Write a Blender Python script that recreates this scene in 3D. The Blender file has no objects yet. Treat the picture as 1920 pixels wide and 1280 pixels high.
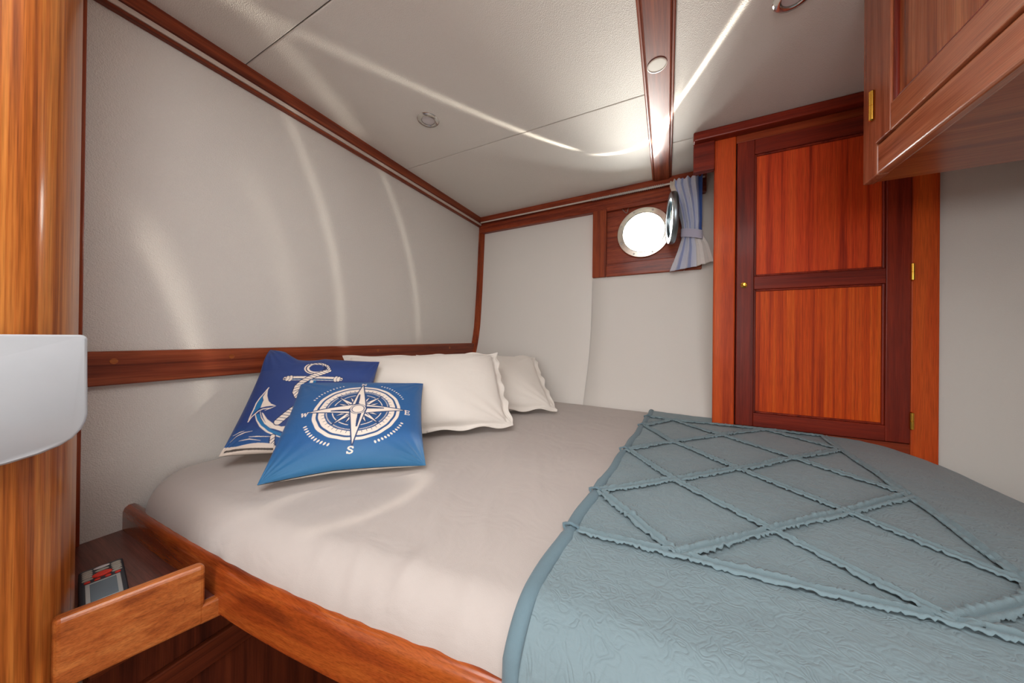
import bpy, bmesh, math, random
import numpy as np
from mathutils import Vector, Matrix, noise as mnoise
random.seed(7)
scene = bpy.context.scene
COL = scene.collection
PI = math.pi

# ------------------------------------------------------------------ camera
CAM_F, CAM_YAW, CAM_PITCH, CAM_ROLL, CAM_CY = 580.294, .465335, .0029984, .0104268, 629.93
cam_d = bpy.data.cameras.new('camera')
cam = bpy.data.objects.new('camera', cam_d); COL.objects.link(cam)
_fw = Vector((-math.sin(CAM_YAW) * math.cos(CAM_PITCH), math.cos(CAM_YAW) * math.cos(CAM_PITCH), math.sin(CAM_PITCH)))
_r0 = Vector((math.cos(CAM_YAW), math.sin(CAM_YAW), 0)); _u0 = _r0.cross(_fw)
_r = _r0 * math.cos(CAM_ROLL) + _u0 * math.sin(CAM_ROLL)
_u = -_r0 * math.sin(CAM_ROLL) + _u0 * math.cos(CAM_ROLL)
cam.matrix_world = Matrix(((_r.x, _u.x, -_fw.x, 0), (_r.y, _u.y, -_fw.y, 0), (_r.z, _u.z, -_fw.z, 1.1), (0, 0, 0, 1)))
cam_d.sensor_width = 36; cam_d.lens = CAM_F / 1920 * 36
cam_d.shift_y = -(640 - CAM_CY) / 1920
cam_d.clip_start = .02; cam_d.clip_end = 200
scene.camera = cam

# ------------------------------------------------------------------ world, sun, daylight, added fill, exposure
world = bpy.data.worlds.new('world'); scene.world = world; world.use_nodes = True
wb = world.node_tree.nodes['Background']; wb.inputs[0].default_value = (.93, .97, 1, 1); wb.inputs[1].default_value = 6.0

def light(name, typ, loc, direction, energy, color=(1, 1, 1), **kw):
    d = bpy.data.lights.new(name, typ); d.energy = energy; d.color = color
    for k, v in kw.items(): setattr(d, k, v)
    o = bpy.data.objects.new(name, d); COL.objects.link(o)
    o.location = loc; o.rotation_euler = Vector(direction).to_track_quat('-Z', 'Y').to_euler()
    return o

SUN_DIR = Vector((.1154, -.9521, -.2831))
light('sun', 'SUN', (-.8, 6, 3), SUN_DIR, 6.0, (1, .93, .82), angle=.01)
# added fill lights out of view, no openings behind them: right, rear, overhead
light('fill_right', 'AREA', (1.74, -.72, 1.12), (-1, .30, .10), 12, (.985, .99, 1), shape='RECTANGLE', size=1.15, size_y=1.5)
light('fill_rear', 'AREA', (.05, -2.08, 1.35), (0, 1, .16), 20, (.985, .99, 1), shape='RECTANGLE', size=1.3, size_y=1.0)
light('fill_overhead', 'AREA', (-.05, -.02, 1.885), (0, .10, -1), 17, (.985, .99, 1), shape='RECTANGLE', size=1.0, size_y=.9)
# daylight entering by the porthole
light('porthole_daylight', 'AREA', (-.116, 1.86, 1.66), (-.22, -1, -.25), 4, (1, .97, .92), shape='DISK', size=.22)
# glare of the sun on the water outside, thrown up through the porthole on to the ceiling
light('water_glare', 'AREA', (-.14, 2.6, 1.43), (0, -1, .22), 62, (1, .97, .9), shape='RECTANGLE', size=.36, size_y=.36)
# sunlight glancing off the polished porthole ring: thin cones of light around the sun's path
def ring_glints(loc, energy, cones):
    d = bpy.data.lights.new('ring_glints', 'POINT'); d.energy = energy; d.color = (1, .93, .80); d.shadow_soft_size = .006
    d.use_nodes = True; nt = d.node_tree; em = nt.nodes['Emission']
    geo = nt.nodes.new('ShaderNodeNewGeometry'); out = None
    def M(op, a, b=None, c=None):
        x = nt.nodes.new('ShaderNodeMath'); x.operation = op
        for k, v in enumerate((a, b, c)):
            if v is None: continue
            if hasattr(v, 'is_output'): nt.links.new(v, x.inputs[k])
            else: x.inputs[k].default_value = v
        return x.outputs[0]
    def dot(v):
        x = nt.nodes.new('ShaderNodeVectorMath'); x.operation = 'DOT_PRODUCT'; nt.links.new(geo.outputs['Incoming'], x.inputs[0]); x.inputs[1].default_value = v
        return x.outputs['Value']
    for axis, c, width, mid, lim, gain in cones:
        t = M('DIVIDE', M('SUBTRACT', dot(axis), c), width)
        g = M('POWER', 2.718, M('MULTIPLY', M('MULTIPLY', t, t), -1.0))
        mr = nt.nodes.new('ShaderNodeMapRange'); mr.interpolation_type = 'SMOOTHSTEP'
        nt.links.new(dot(mid), mr.inputs['Value']); mr.inputs['From Min'].default_value = lim; mr.inputs['From Max'].default_value = lim + (1 - lim) * .6
        g = M('MULTIPLY', M('MULTIPLY', g, mr.outputs['Result']), gain)
        out = g if out is None else M('ADD', out, g)
    nt.links.new(out, em.inputs['Strength'])
    o = bpy.data.objects.new('ring_glints', d); COL.objects.link(o); o.location = loc
ring_glints((-.02, 1.60, 1.66), 22, [
    ((.0089, .9697, .2441), -.6221, .009, (-.779, -.612, -.137), .93, .6),
    ((.2559, .161, .9532), -.1294, .0035, (-.672, -.722, .166), .97, 3.0),
    ((-.1667, -.8512, .4976), .8498, .006, (-.637, -.721, .273), .965, 2.5),
    ((.6904, .6454, .3269), -.3293, .008, (.084, -.865, .494), .90, 4.0),
    ((.3744, .8766, -.3025), -.88, .008, (-.25, -.723, .645), .88, 1.2),
    ((-.0679, .9464, .3158), -.7186, .0065, (-.635, -.699, -.329), .975, 1.0),
    ((-.2186, .9205, .3239), -.6111, .005, (-.638, -.718, -.279), .993, .9),
    ((-.3149, -.8978, -.308), .6637, .011, (-.91, -.389, -.143), .93, .35),
    ((.0273, .96, .2787), -.7073, .012, (-.723, -.663, -.196), .98, .3),
    ((.3678, .7331, .5721), -.9983, .0006, (-.355, -.756, -.55), .99, 1.6)])
scene.view_settings.view_transform = 'Standard'; scene.view_settings.look = 'None'
scene.view_settings.gamma = 1.0; scene.view_settings.use_curve_mapping = False
scene.view_settings.exposure = 0.42
scene.cycles.use_denoising = True
scene.cycles.max_bounces = 6; scene.cycles.diffuse_bounces = 4; scene.cycles.glossy_bounces = 2
scene.cycles.use_adaptive_sampling = True; scene.cycles.adaptive_threshold = .03

# ------------------------------------------------------------------ helpers
def S(r, g, b):
    return tuple(((c / 255) / 12.92 if c / 255 <= .04045 else ((c / 255 + .055) / 1.055) ** 2.4) for c in (r, g, b)) + (1,)

def tag(o, label=None, cat=None, group=None, kind=None):
    if label: o['label'] = label
    if cat: o['category'] = cat
    if group: o['group'] = group
    if kind: o['kind'] = kind
    return o

def link(o, parent=None):
    COL.objects.link(o)
    if parent is not None:
        o.parent = parent
        q = Vector((0, 0, 0)); p = parent
        while p is not None: q += p.location; p = p.parent
        o.location = -q                       # meshes are written in room coordinates
    return o

def empty(name, loc, label, cat, group=None, kind=None):
    o = bpy.data.objects.new(name, None); COL.objects.link(o); o.location = loc; o.empty_display_size = .05
    return tag(o, label, cat, group, kind)

def mk(name, verts, faces, mat, parent=None, smooth=False):
    m = bpy.data.meshes.new(name); m.from_pydata([tuple(v) for v in verts], [], faces); m.update()
    if mat: m.materials.append(mat)
    if smooth: m.polygons.foreach_set('use_smooth', [True] * len(m.polygons))
    return link(bpy.data.objects.new(name, m), parent)

def from_bm(name, bm, mat, parent=None, smooth=False):
    bmesh.ops.recalc_face_normals(bm, faces=bm.faces)
    m = bpy.data.meshes.new(name); bm.to_mesh(m); bm.free()
    if mat: m.materials.append(mat)
    if smooth: m.polygons.foreach_set('use_smooth', [True] * len(m.polygons))
    return link(bpy.data.objects.new(name, m), parent)

def add_box(bm, b, bev=0, seg=2, fn=None):
    x0, x1, y0, y1, z0, z1 = b
    t = bmesh.new()
    bmesh.ops.create_cube(t, size=1)
    for v in t.verts: v.co = Vector(((x0 + x1) / 2 + v.co.x * (x1 - x0), (y0 + y1) / 2 + v.co.y * (y1 - y0), (z0 + z1) / 2 + v.co.z * (z1 - z0)))
    if bev: bmesh.ops.bevel(t, geom=t.edges[:], offset=bev, segments=seg, profile=.5, affect='EDGES')
    if fn:
        for v in t.verts: v.co = Vector(fn(*v.co))
    me = bpy.data.meshes.new('tmp'); t.to_mesh(me); t.free(); bm.from_mesh(me); bpy.data.meshes.remove(me)

def box(name, b, mat, parent=None, bev=.002, seg=2, fn=None):
    bm = bmesh.new(); add_box(bm, b, bev, seg, fn)
    return from_bm(name, bm, mat, parent)

def basis(axis):
    a = Vector(axis).normalized(); t = Vector((0, 0, 1)) if abs(a.z) < .9 else Vector((1, 0, 0))
    u = t.cross(a).normalized(); return u, a.cross(u), a

def lathe(name, prof, c, axis, mat, parent=None, seg=40, close=False):
    """prof: list of (radius, height along axis)"""
    u, v, a = basis(axis); c = Vector(c); V = []; F = []; n = len(prof)
    for r, h in prof:
        for k in range(seg):
            t = 2 * PI * k / seg; V.append(c + a * h + (u * math.cos(t) + v * math.sin(t)) * r)
    rows = n if close else n - 1
    for i in range(rows):
        for k in range(seg):
            k2 = (k + 1) % seg; i2 = (i + 1) % n
            F.append((i * seg + k, i * seg + k2, i2 * seg + k2, i2 * seg + k))
    if not close:
        if prof[0][0] > 1e-5: F.append(tuple(range(seg - 1, -1, -1)))
        if prof[-1][0] > 1e-5: F.append(tuple((n - 1) * seg + k for k in range(seg)))
    o = mk(name, V, F, mat, parent, True)
    bm = bmesh.new(); bm.from_mesh(o.data); bmesh.ops.remove_doubles(bm, verts=bm.verts, dist=1e-6)
    bmesh.ops.recalc_face_normals(bm, faces=bm.faces); bm.to_mesh(o.data); bm.free()
    o.data.set_sharp_from_angle(angle=math.radians(40))
    return o

def tube(name, pts, rad, mat, parent=None, seg=8, flat=1.0):
    pts = [Vector(p) for p in pts]; V = []; F = []; n = len(pts)
    for i, p in enumerate(pts):
        d = (pts[min(i + 1, n - 1)] - pts[max(i - 1, 0)]).normalized()
        s = d.cross(Vector((0, 0, 1)))
        if s.length < 1e-4: s = Vector((1, 0, 0))
        s.normalize(); up = s.cross(d)
        r = rad[i] if isinstance(rad, (list, tuple)) else rad
        for k in range(seg):
            t = 2 * PI * k / seg; V.append(p + s * math.cos(t) * r + up * math.sin(t) * r * flat)
    for i in range(n - 1):
        for k in range(seg):
            k2 = (k + 1) % seg; F.append((i * seg + k, i * seg + k2, (i + 1) * seg + k2, (i + 1) * seg + k))
    F.append(tuple(range(seg - 1, -1, -1))); F.append(tuple((n - 1) * seg + k for k in range(seg)))
    return mk(name, V, F, mat, parent, True)

def grid_mesh(name, P, mat, parent=None, smooth=True, flip=False):
    """P: array (n,m,3)"""
    n, m = P.shape[:2]
    idx = np.arange(n * m).reshape(n, m)
    q = np.stack([idx[:-1, :-1], idx[1:, :-1], idx[1:, 1:], idx[:-1, 1:]], -1).reshape(-1, 4)
    if flip: q = q[:, ::-1]
    me = bpy.data.meshes.new(name)
    me.vertices.add(n * m); me.vertices.foreach_set('co', P.reshape(-1).astype(np.float32))
    me.loops.add(q.size); me.loops.foreach_set('vertex_index', q.reshape(-1).astype(np.int32))
    me.polygons.add(len(q)); me.polygons.foreach_set('loop_start', np.arange(0, q.size, 4, dtype=np.int32))
    me.polygons.foreach_set('use_smooth', np.full(len(q), smooth))
    me.update(calc_edges=True); me.validate()
    if mat: me.materials.append(mat)
    return link(bpy.data.objects.new(name, me), parent)

def set_color(o, C):
    """C: array (nverts,4), a flat print, plus fold shade on the drape"""
    a = o.data.color_attributes.new('print', 'FLOAT_COLOR', 'POINT')
    a.data.foreach_set('color', C.reshape(-1).astype(np.float32))

def lerp(xs, ys, x): return float(np.interp(x, xs, ys))

# ------------------------------------------------------------------ materials
class NT:
    def __init__(self, name):
        self.m = bpy.data.materials.new(name); self.m.use_nodes = True
        self.t = self.m.node_tree; self.b = self.t.nodes['Principled BSDF']
    def n(self, typ, **kw):
        x = self.t.nodes.new(typ)
        for k, v in kw.items():
            if k in x.inputs.keys() if isinstance(k, str) else False: x.inputs[k].default_value = v
            else: setattr(x, k, v)
        return x
    def l(self, a, b): self.t.links.new(a, b)
    def set(self, **kw):
        for k, v in kw.items(): self.b.inputs[k.replace('_', ' ')].default_value = v
    def coords(self, scale=(1, 1, 1), rot=(0, 0, 0), loc=(0, 0, 0)):
        tc = self.n('ShaderNodeTexCoord'); mp = self.n('ShaderNodeMapping')
        mp.inputs['Scale'].default_value = scale; mp.inputs['Rotation'].default_value = rot; mp.inputs['Location'].default_value = loc
        self.l(tc.outputs['Object'], mp.inputs['Vector']); return mp.outputs['Vector']
    def noise(self, vec, scale, detail=2, rough=.5, dist=0):
        x = self.n('ShaderNodeTexNoise'); x.inputs['Scale'].default_value = scale; x.inputs['Detail'].default_value = detail
        x.inputs['Roughness'].default_value = rough; x.inputs['Distortion'].default_value = dist
        self.l(vec, x.inputs['Vector']); return x.outputs['Fac']
    def ramp(self, fac, stops):
        x = self.n('ShaderNodeValToRGB'); e = x.color_ramp.elements
        while len(e) < len(stops): e.new(.5)
        for k, (p, c) in enumerate(stops): e[k].position = p; e[k].color = c
        self.l(fac, x.inputs['Fac']); return x.outputs['Color']
    def mix(self, fac, a, b, mode='MIX'):
        x = self.n('ShaderNodeMix', data_type='RGBA', blend_type=mode)
        for s, v in ((0, fac), (6, a), (7, b)):
            if hasattr(v, 'is_output'): self.l(v, x.inputs[s])
            else: x.inputs[s].default_value = v
        return x.outputs[2]
    def math(self, op, a, b=None, c=None):
        x = self.n('ShaderNodeMath', operation=op)
        for s, v in enumerate((a, b, c)):
            if v is None: continue
            if hasattr(v, 'is_output'): self.l(v, x.inputs[s])
            else: x.inputs[s].default_value = v
        return x.outputs[0]
    def bump(self, h, strength, dist=.001):
        x = self.n('ShaderNodeBump'); x.inputs['Strength'].default_value = strength; x.inputs['Distance'].default_value = dist
        self.l(h, x.inputs['Height']); self.l(x.outputs['Normal'], self.b.inputs['Normal']); return x

def wood(name, dark, mid, lite, axis='z', across=55, along=1.6, rough=.38, coat=.18, dist=.35, seed=0, fine=.35):
    t = NT(name)
    sc = {'x': (along, across, across), 'y': (across, along, across), 'z': (across, across, along)}[axis]
    f2 = {'x': (14, 700, 700), 'y': (700, 14, 700), 'z': (700, 700, 14)}[axis]
    v = t.coords(sc, loc=(seed * 3.1, seed * 1.7, seed * 2.3)); v2 = t.coords(f2)
    n1 = t.noise(v, 1, 3, .6, dist); n2 = t.noise(v2, 1, 2, .6)
    c = t.ramp(n1, [(.30, dark), (.48, mid), (.70, lite)])
    f = t.ramp(n2, [(.3, (1 - fine, 1 - fine, 1 - fine, 1)), (.6, (1, 1, 1, 1))])
    t.l(t.mix(1, c, f, 'MULTIPLY'), t.b.inputs['Base Color'])
    t.set(Roughness=rough, Coat_Weight=coat, Coat_Roughness=.14, Specular_IOR_Level=.2)
    t.bump(n2, .06, .0006)
    return t.m

W_DOORP = lambda ax='z', s=0: wood('sapele_panel_' + ax + str(s), S(120, 40, 16), S(172, 62, 20), S(196, 84, 28), ax, 75, 1.0, seed=s)
W_PANEL_UP = wood('sapele_panel_upper', S(128, 30, 10), S(206, 66, 24), S(228, 90, 34), 'z', 48, .9, rough=.5, coat=.08, seed=2)
W_PANEL_LO = wood('sapele_panel_lower', S(156, 44, 6), S(208, 74, 10), S(226, 98, 22), 'z', 85, .8, rough=.5, coat=.08, seed=5)
W_FRAME_Z = wood('mahogany_frame_upright', S(96, 28, 18), S(128, 40, 24), S(150, 52, 28), 'z', 40, 1.2, seed=1)
W_FRAME_X = wood('mahogany_frame_across', S(96, 28, 18), S(128, 40, 24), S(148, 50, 28), 'x', 40, 1.2, seed=3)
W_STILE = wood('mahogany_stile', S(160, 52, 16), S(202, 76, 24), S(216, 94, 32), 'z', 26, 1.0, rough=.5, coat=.05, seed=4)
W_STILE_X = wood('mahogany_rail', S(118, 44, 24), S(146, 58, 30), S(164, 72, 36), 'x', 30, 1.0, seed=6)
W_TRIM_Y = wood('mahogany_trim_y', S(96, 40, 24), S(130, 58, 34), S(156, 78, 46), 'y', 60, 1.5, seed=7)
W_TRIM_X = wood('mahogany_trim_x', S(104, 40, 24), S(140, 58, 34), S(160, 74, 42), 'x', 60, 1.5, seed=8)
W_TRIM_Z = wood('mahogany_trim_z', S(110, 44, 22), S(146, 62, 30), S(164, 78, 38), 'z', 60, 1.5, seed=9)
W_POST = wood('golden_mahogany', S(128, 62, 26), S(176, 98, 40), S(206, 132, 62), 'z', 120, 1.4, rough=.3, coat=.35, seed=10)
W_HONEY = wood('honey_mahogany', S(134, 66, 28), S(168, 90, 40), S(188, 112, 56), 'y', 70, 3, rough=.35, coat=.35, seed=11)
W_SHELF = wood('dark_shelf_wood', S(70, 34, 28), S(100, 52, 42), S(120, 66, 54), 'x', 60, 4, rough=.3, coat=.5, seed=12)
W_BOARD = wood('red_mahogany_board', S(110, 44, 20), S(150, 66, 26), S(176, 90, 36), 'x', 24, 2.2, rough=.25, coat=.7, dist=1.4, seed=13)
W_CAB_Z = wood('cabinet_mahogany_upright', S(132, 66, 44), S(168, 92, 62), S(192, 118, 84), 'z', 40, 1.6, rough=.25, coat=.6, seed=14)
W_CAB_Y = wood('cabinet_mahogany_along', S(142, 74, 46), S(182, 104, 68), S(204, 128, 90), 'y', 40, 1.6, rough=.25, coat=.6, seed=15)
W_CABP = wood('cabinet_panel_mahogany', S(128, 62, 36), S(172, 92, 54), S(196, 120, 76), 'z', 50, 1.3, rough=.25, coat=.6, seed=16)
W_CABBOT = wood('cabinet_underside_mahogany', S(128, 58, 26), S(164, 80, 36), S(186, 102, 52), 'x', 30, 2, rough=.3, coat=.4, seed=17)
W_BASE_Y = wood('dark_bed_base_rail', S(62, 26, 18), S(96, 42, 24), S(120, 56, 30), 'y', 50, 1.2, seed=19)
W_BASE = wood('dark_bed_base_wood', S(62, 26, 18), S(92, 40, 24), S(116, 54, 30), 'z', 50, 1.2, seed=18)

def vinyl(name, col, rough, bscale, bstr, spec=.45):
    t = NT(name); v = t.coords()
    a = t.noise(v, 3, 2); c = t.mix(a, col, tuple(k * .95 for k in col[:3]) + (1,))
    t.l(c, t.b.inputs['Base Color']); t.set(Roughness=rough, Specular_IOR_Level=spec)
    vo = t.n('ShaderNodeTexVoronoi'); vo.inputs['Scale'].default_value = bscale; t.l(v, vo.inputs['Vector'])
    t.bump(t.math('ADD', vo.outputs['Distance'], t.noise(v, bscale * .5, 3)), bstr, .0012)
    return t.m
V_WALL = vinyl('vinyl_wall', S(216, 211, 204), .5, 380, .7)
V_HULL = vinyl('vinyl_hull', S(222, 217, 210), .55, 600, .15)
V_CEIL = vinyl('vinyl_ceiling', S(228, 223, 215), .68, 520, .6, .22)

def plain(name, col, rough=.5, metal=0, coat=0, spec=.5):
    t = NT(name); v = t.coords(); a = t.noise(v, 25, 3)
    t.l(t.mix(a, col, tuple(k * .9 for k in col[:3]) + (1,)), t.b.inputs['Base Color'])
    t.set(Roughness=rough, Metallic=metal, Coat_Weight=coat, Specular_IOR_Level=spec); return t.m
CHROME = plain('chrome', (.72, .70, .66, 1), .16, 1)
RING = plain('polished_ring', (.74, .70, .62, 1), .24, 1)
PORTM = plain('port_frame', (.26, .30, .32, 1), .32, 1)
BRASS = plain('brass', S(226, 172, 72), .2, 1)
BRASS_D = plain('brass_dark', S(196, 138, 50), .3, 1)
PALE = plain('pale_track', S(205, 188, 176), .35)
DARK = plain('dark_gap', S(30, 18, 14), .7)
LENS = plain('frosted_lens', S(214, 208, 208), .4)
WHITE = plain('white_gloss', S(186, 190, 194), .25, 0, .3)
SCREW = plain('screw_steel', (.42, .40, .37, 1), .35, 1)
FLOORM = wood('cabin_sole', S(90, 48, 26), S(120, 66, 36), S(140, 82, 46), 'y', 14, 1, seed=20)
RUBBER = plain('black_plastic', S(44, 50, 58), .45)
GREYBTN = plain('grey_button', S(176, 170, 158), .6)
REDBTN = plain('red_button', S(228, 58, 42), .5)
SCREEN = plain('lcd_screen', S(106, 122, 132), .15)
SILVER = plain('silver_bezel', S(176, 180, 178), .3)

def cloth(name, col, fine=900, fstr=.12, wr=9, wstr=.25, rough=.85, sheen=.15):
    t = NT(name); v = t.coords()
    t.l(t.mix(t.noise(v, 5, 2), col, tuple(k * .95 for k in col[:3]) + (1,)), t.b.inputs['Base Color'])
    t.set(Roughness=rough, Specular_IOR_Level=.2, Sheen_Weight=sheen)
    h = t.math('ADD', t.math('MULTIPLY', t.noise(v, fine, 1), fstr), t.math('MULTIPLY', t.noise(v, wr, 3, .55, .6), wstr * 8))
    t.bump(h, .5, .004); return t.m
SHEET = cloth('white_sheet', S(190, 181, 175), wr=9, wstr=.3)
PILLOWM = cloth('pillowcase', S(230, 223, 214), wr=14, wstr=.12)
LINING = cloth('cushion_backing', S(226, 216, 202), wr=12, wstr=.1)

def print_mat(name, rough=.55):
    t = NT(name); a = t.n('ShaderNodeVertexColor', layer_name='print'); v = t.coords()
    t.l(a.outputs['Color'], t.b.inputs['Base Color']); t.set(Roughness=rough, Specular_IOR_Level=.35, Sheen_Weight=.1)
    h = t.math('ADD', t.math('MULTIPLY', t.noise(v, 1100, 1), .12), t.math('MULTIPLY', t.noise(v, 16, 3, .5, .8), .9))
    t.bump(h, .5, .004); return t.m
PRINT = print_mat('printed_satin', .5)
CURTAINM = print_mat('curtain_cloth', .8)

def quilt_mat():
    t = NT('blue_quilt'); v = t.coords((1, 1, .2))
    base = t.mix(t.noise(v, 4, 3), S(117, 138, 145), S(127, 146, 152))
    # vermicelli stitching: contour lines of a noise field, puckered cloth between them
    n1 = t.noise(v, 52, 0, .4, 1.6)
    w = t.math('ABSOLUTE', t.math('SINE', t.math('MULTIPLY', n1, 9.0)))
    w = t.math('POWER', w, 1.0)
    vp = t.coords((60, 150, 40)); n2 = t.noise(vp, 1, 3, .55, .4)
    h = t.math('ADD', t.math('MULTIPLY', w, .45), t.math('MULTIPLY', n2, .9))
    t.l(base, t.b.inputs['Base Color']); t.set(Roughness=.75, Specular_IOR_Level=.3, Sheen_Weight=.2)
    t.bump(h, .55, .003); return t.m
QUILT = quilt_mat()
QHEM = cloth('blue_quilt_binding', S(108, 132, 142), wr=60, wstr=.05)
RUFF = cloth('blue_quilt_ruffle', S(124, 146, 153), wr=160, wstr=.04)

def glass_mat(name, tint, gl=.08):
    t = NT(name); t.t.nodes.remove(t.b)
    tr = t.n('ShaderNodeBsdfTransparent'); tr.inputs[0].default_value = tint
    g = t.n('ShaderNodeBsdfGlossy'); g.inputs[1].default_value = .03
    fr = t.n('ShaderNodeFresnel'); fr.inputs[0].default_value = 1.45
    mx = t.n('ShaderNodeMixShader'); t.l(fr.outputs[0], mx.inputs[0]); t.l(tr.outputs[0], mx.inputs[1]); t.l(g.outputs[0], mx.inputs[2])
    t.l(mx.outputs[0], t.t.nodes['Material Output'].inputs[0]); return t.m
GLASS = glass_mat('porthole_glass', (.97, .98, .98, 1))
TEAL = plain('tinted_glass', S(58, 108, 124), .06, 0, .8, .9)

# ------------------------------------------------------------------ room shell
XA, ZC = -1.15, 1.90
XR, YF = 1.06, -2.15
_HZ = [0, .3, .6, .77, .98, 1.14, 1.43, 1.84, 2.0]
_HY = [1.05, 1.28, 1.48, 1.592, 1.708, 1.754, 1.781, 1.806, 1.81]
def hull(x, z):
    s = sum(lerp(_HZ, _HY, z + d) for d in (-.06, -.03, 0, .03, .06)) / 5
    return s - .043 * (x + 1.15)
def shear(x, y, z): return (x, y - .043 * (x + .375), z)

st = lambda o: tag(o, kind='structure')
st(box('floor', (-1.2, 1.9, YF - .05, 1.9, -.05, 0), FLOORM, bev=0))
st(box('wall_left', (XA - .04, XA, YF, 1.9, 0, 1.96), V_WALL, bev=0))
st(box('wall_right', (XR, XR + .04, -.06, 1.9, 0, 1.96), V_HULL, bev=0))
st(box('wall_recess_return', (XR + .04, XR + .80, -.06, -.02, 0, 1.96), V_HULL, bev=0))  # unseen recess added so the right-hand fill light sits farther off
st(box('wall_recess_side', (XR + .76, XR + .80, YF, -.06, 0, 1.96), V_HULL, bev=0))  # outer side of the added fill-light recess, out of view
st(box('wall_front', (-1.2, 1.9, YF - .04, YF, 0, 1.96), V_HULL, bev=0))

# hull side: vinyl panels split at the seam, open where the porthole frame sits
def hull_panel(x0, x1, z0, z1, parent, name='panel', off=0, round_l=False, round_r=False):
    nx, nz = 14, 40
    xs = np.linspace(x0, x1, nx); zs = np.linspace(z0, z1, nz)
    P = np.zeros((nx, nz, 3))
    for i, x in enumerate(xs):
        for j, z in enumerate(zs):
            d = 0
            if round_l and i == 0: d = .004
            if round_r and i == nx - 1: d = .004
            P[i, j] = (x, hull(x, z) + off + d, z)
    if round_l: P[1, :, 0] = x0 + .003
    if round_r: P[-2, :, 0] = x1 - .003
    return grid_mesh(name, P, V_HULL, parent)
wb_ = empty('wall_back', (-.4, 1.8, 0), None, None, kind='structure')
hull_panel(-1.15, -.3785, .3, 1.95, wb_, round_r=True)
hull_panel(-.3755, .30, .3, 1.445, wb_, round_l=True)
hull_panel(.13, .30, 1.44, 1.95, wb_)
hull_panel(-1.15, .3, .3, 1.44, wb_, 'backing', .008)
box('panel', (.70, XR, 1.44, 1.47, .2, 1.96), V_HULL, wb_, .001)

# ceiling: vinyl panels with seams
ceil = st(box('ceiling', (-1.2, 1.9, YF, 1.9, ZC + .006, ZC + .05), DARK, bev=0))
for (x0, x1, y0, y1) in ((-1.16, -.072, YF, .4605), (-1.16, -.072, .4625, 1.0965), (-1.16, -.072, 1.099, 1.85),
                         (.010, 1.86, YF, 1.419), (.010, XR, 1.4215, 1.85)):
    box('panel', (x0, x1, y0, y1, ZC, ZC + .006), V_CEIL, ceil, .0028, 3)

# deck beam
beam = st(box('trim_1', (-.064, .004, YF, 1.80, ZC - .012, ZC + .004), W_TRIM_Y, bev=.004))
for x0, x1 in ((-.0735, -.064), (.004, .0125)):
    box('moulding', (x0, x1, YF, 1.80, ZC - .007, ZC + .002), W_TRIM_Y, beam, .003)
# cornice along the headboard wall with its pale curtain track
t2 = st(box('trim_2', (XA, XA + .026, .12, 1.80, ZC - .036, ZC + .002), W_TRIM_Y, bev=.003))
box('track', (XA, XA + .018, .12, 1.80, ZC - .050, ZC - .0365), PALE, t2, .002)
box('moulding', (XA, XA + .016, .12, 1.80, ZC - .060, ZC - .0505), W_TRIM_Y, t2, .002)
# cornice along the hull side
t3 = st(box('trim_3', (XA, .16, 1.735, 1.83, 1.800, 1.853), W_TRIM_X, bev=.004, fn=lambda x, y, z: shear(x, y + .004, z)))
box('moulding', (XA, .16, 1.722, 1.83, 1.868, ZC + .001), W_TRIM_X, t3, .003, fn=shear)
box('fillet', (XA, .16, 1.742, 1.83, 1.852, 1.870), W_TRIM_X, t3, 0, fn=shear)
# corner trim following the flare of the hull
P = []; F = []
zs = np.linspace(.62, 1.805, 40)
for z in zs:
    y = hull(XA, z)
    P += [(XA, y - .030, z), (XA + .012, y - .030, z), (XA + .016, y - .022, z), (XA + .030, y - .006, z), (XA + .030, y + .02, z), (XA, y + .02, z)]
for i in range(len(zs) - 1):
    for k in range(6):
        a = i * 6 + k; b = i * 6 + (k + 1) % 6; F.append((a, b, b + 6, a + 6))
st(mk('trim_4', P, F, W_TRIM_Z))
# rail along the headboard wall
t5 = st(box('trim_5', (XA, XA + .016, .12, 1.76, .980, 1.058), W_TRIM_Y, bev=.004, seg=3))
for y in (.225, .44, .95, 1.45):
    lathe('plug', [(0, .0005), (.0062, .0005), (.0065, 0)], (XA + .0163, y, 1.035), (1, 0, 0), W_HONEY, t5, 16)
# thin upright where the headboard wall meets the post
st(box('trim_6', (XA, XA + .012, .165, .183, .635, ZC - .05), W_TRIM_Z, bev=.002))

# ------------------------------------------------------------------ porthole window
PX, PZ = -.116, 1.652
w1 = empty('window_1', (PX, 1.75, 1.43), None, None, kind='structure')
FY = 1.731
for b in ((-.3755, -.302, FY, 1.80, 1.432, 1.80), (.070, .143, FY, 1.80, 1.432, 1.80)):
    box('stile', b, W_TRIM_Z, w1, .004, 2, shear)
box('bottom_rail', (-.302, .070, FY, 1.80, 1.432, 1.502), W_TRIM_X, w1, .004, 2, shear)
box('top_rail', (-.302, .070, FY + .004, 1.80, 1.790, 1.812), W_TRIM_X, w1, .003, 2, shear)
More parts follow.
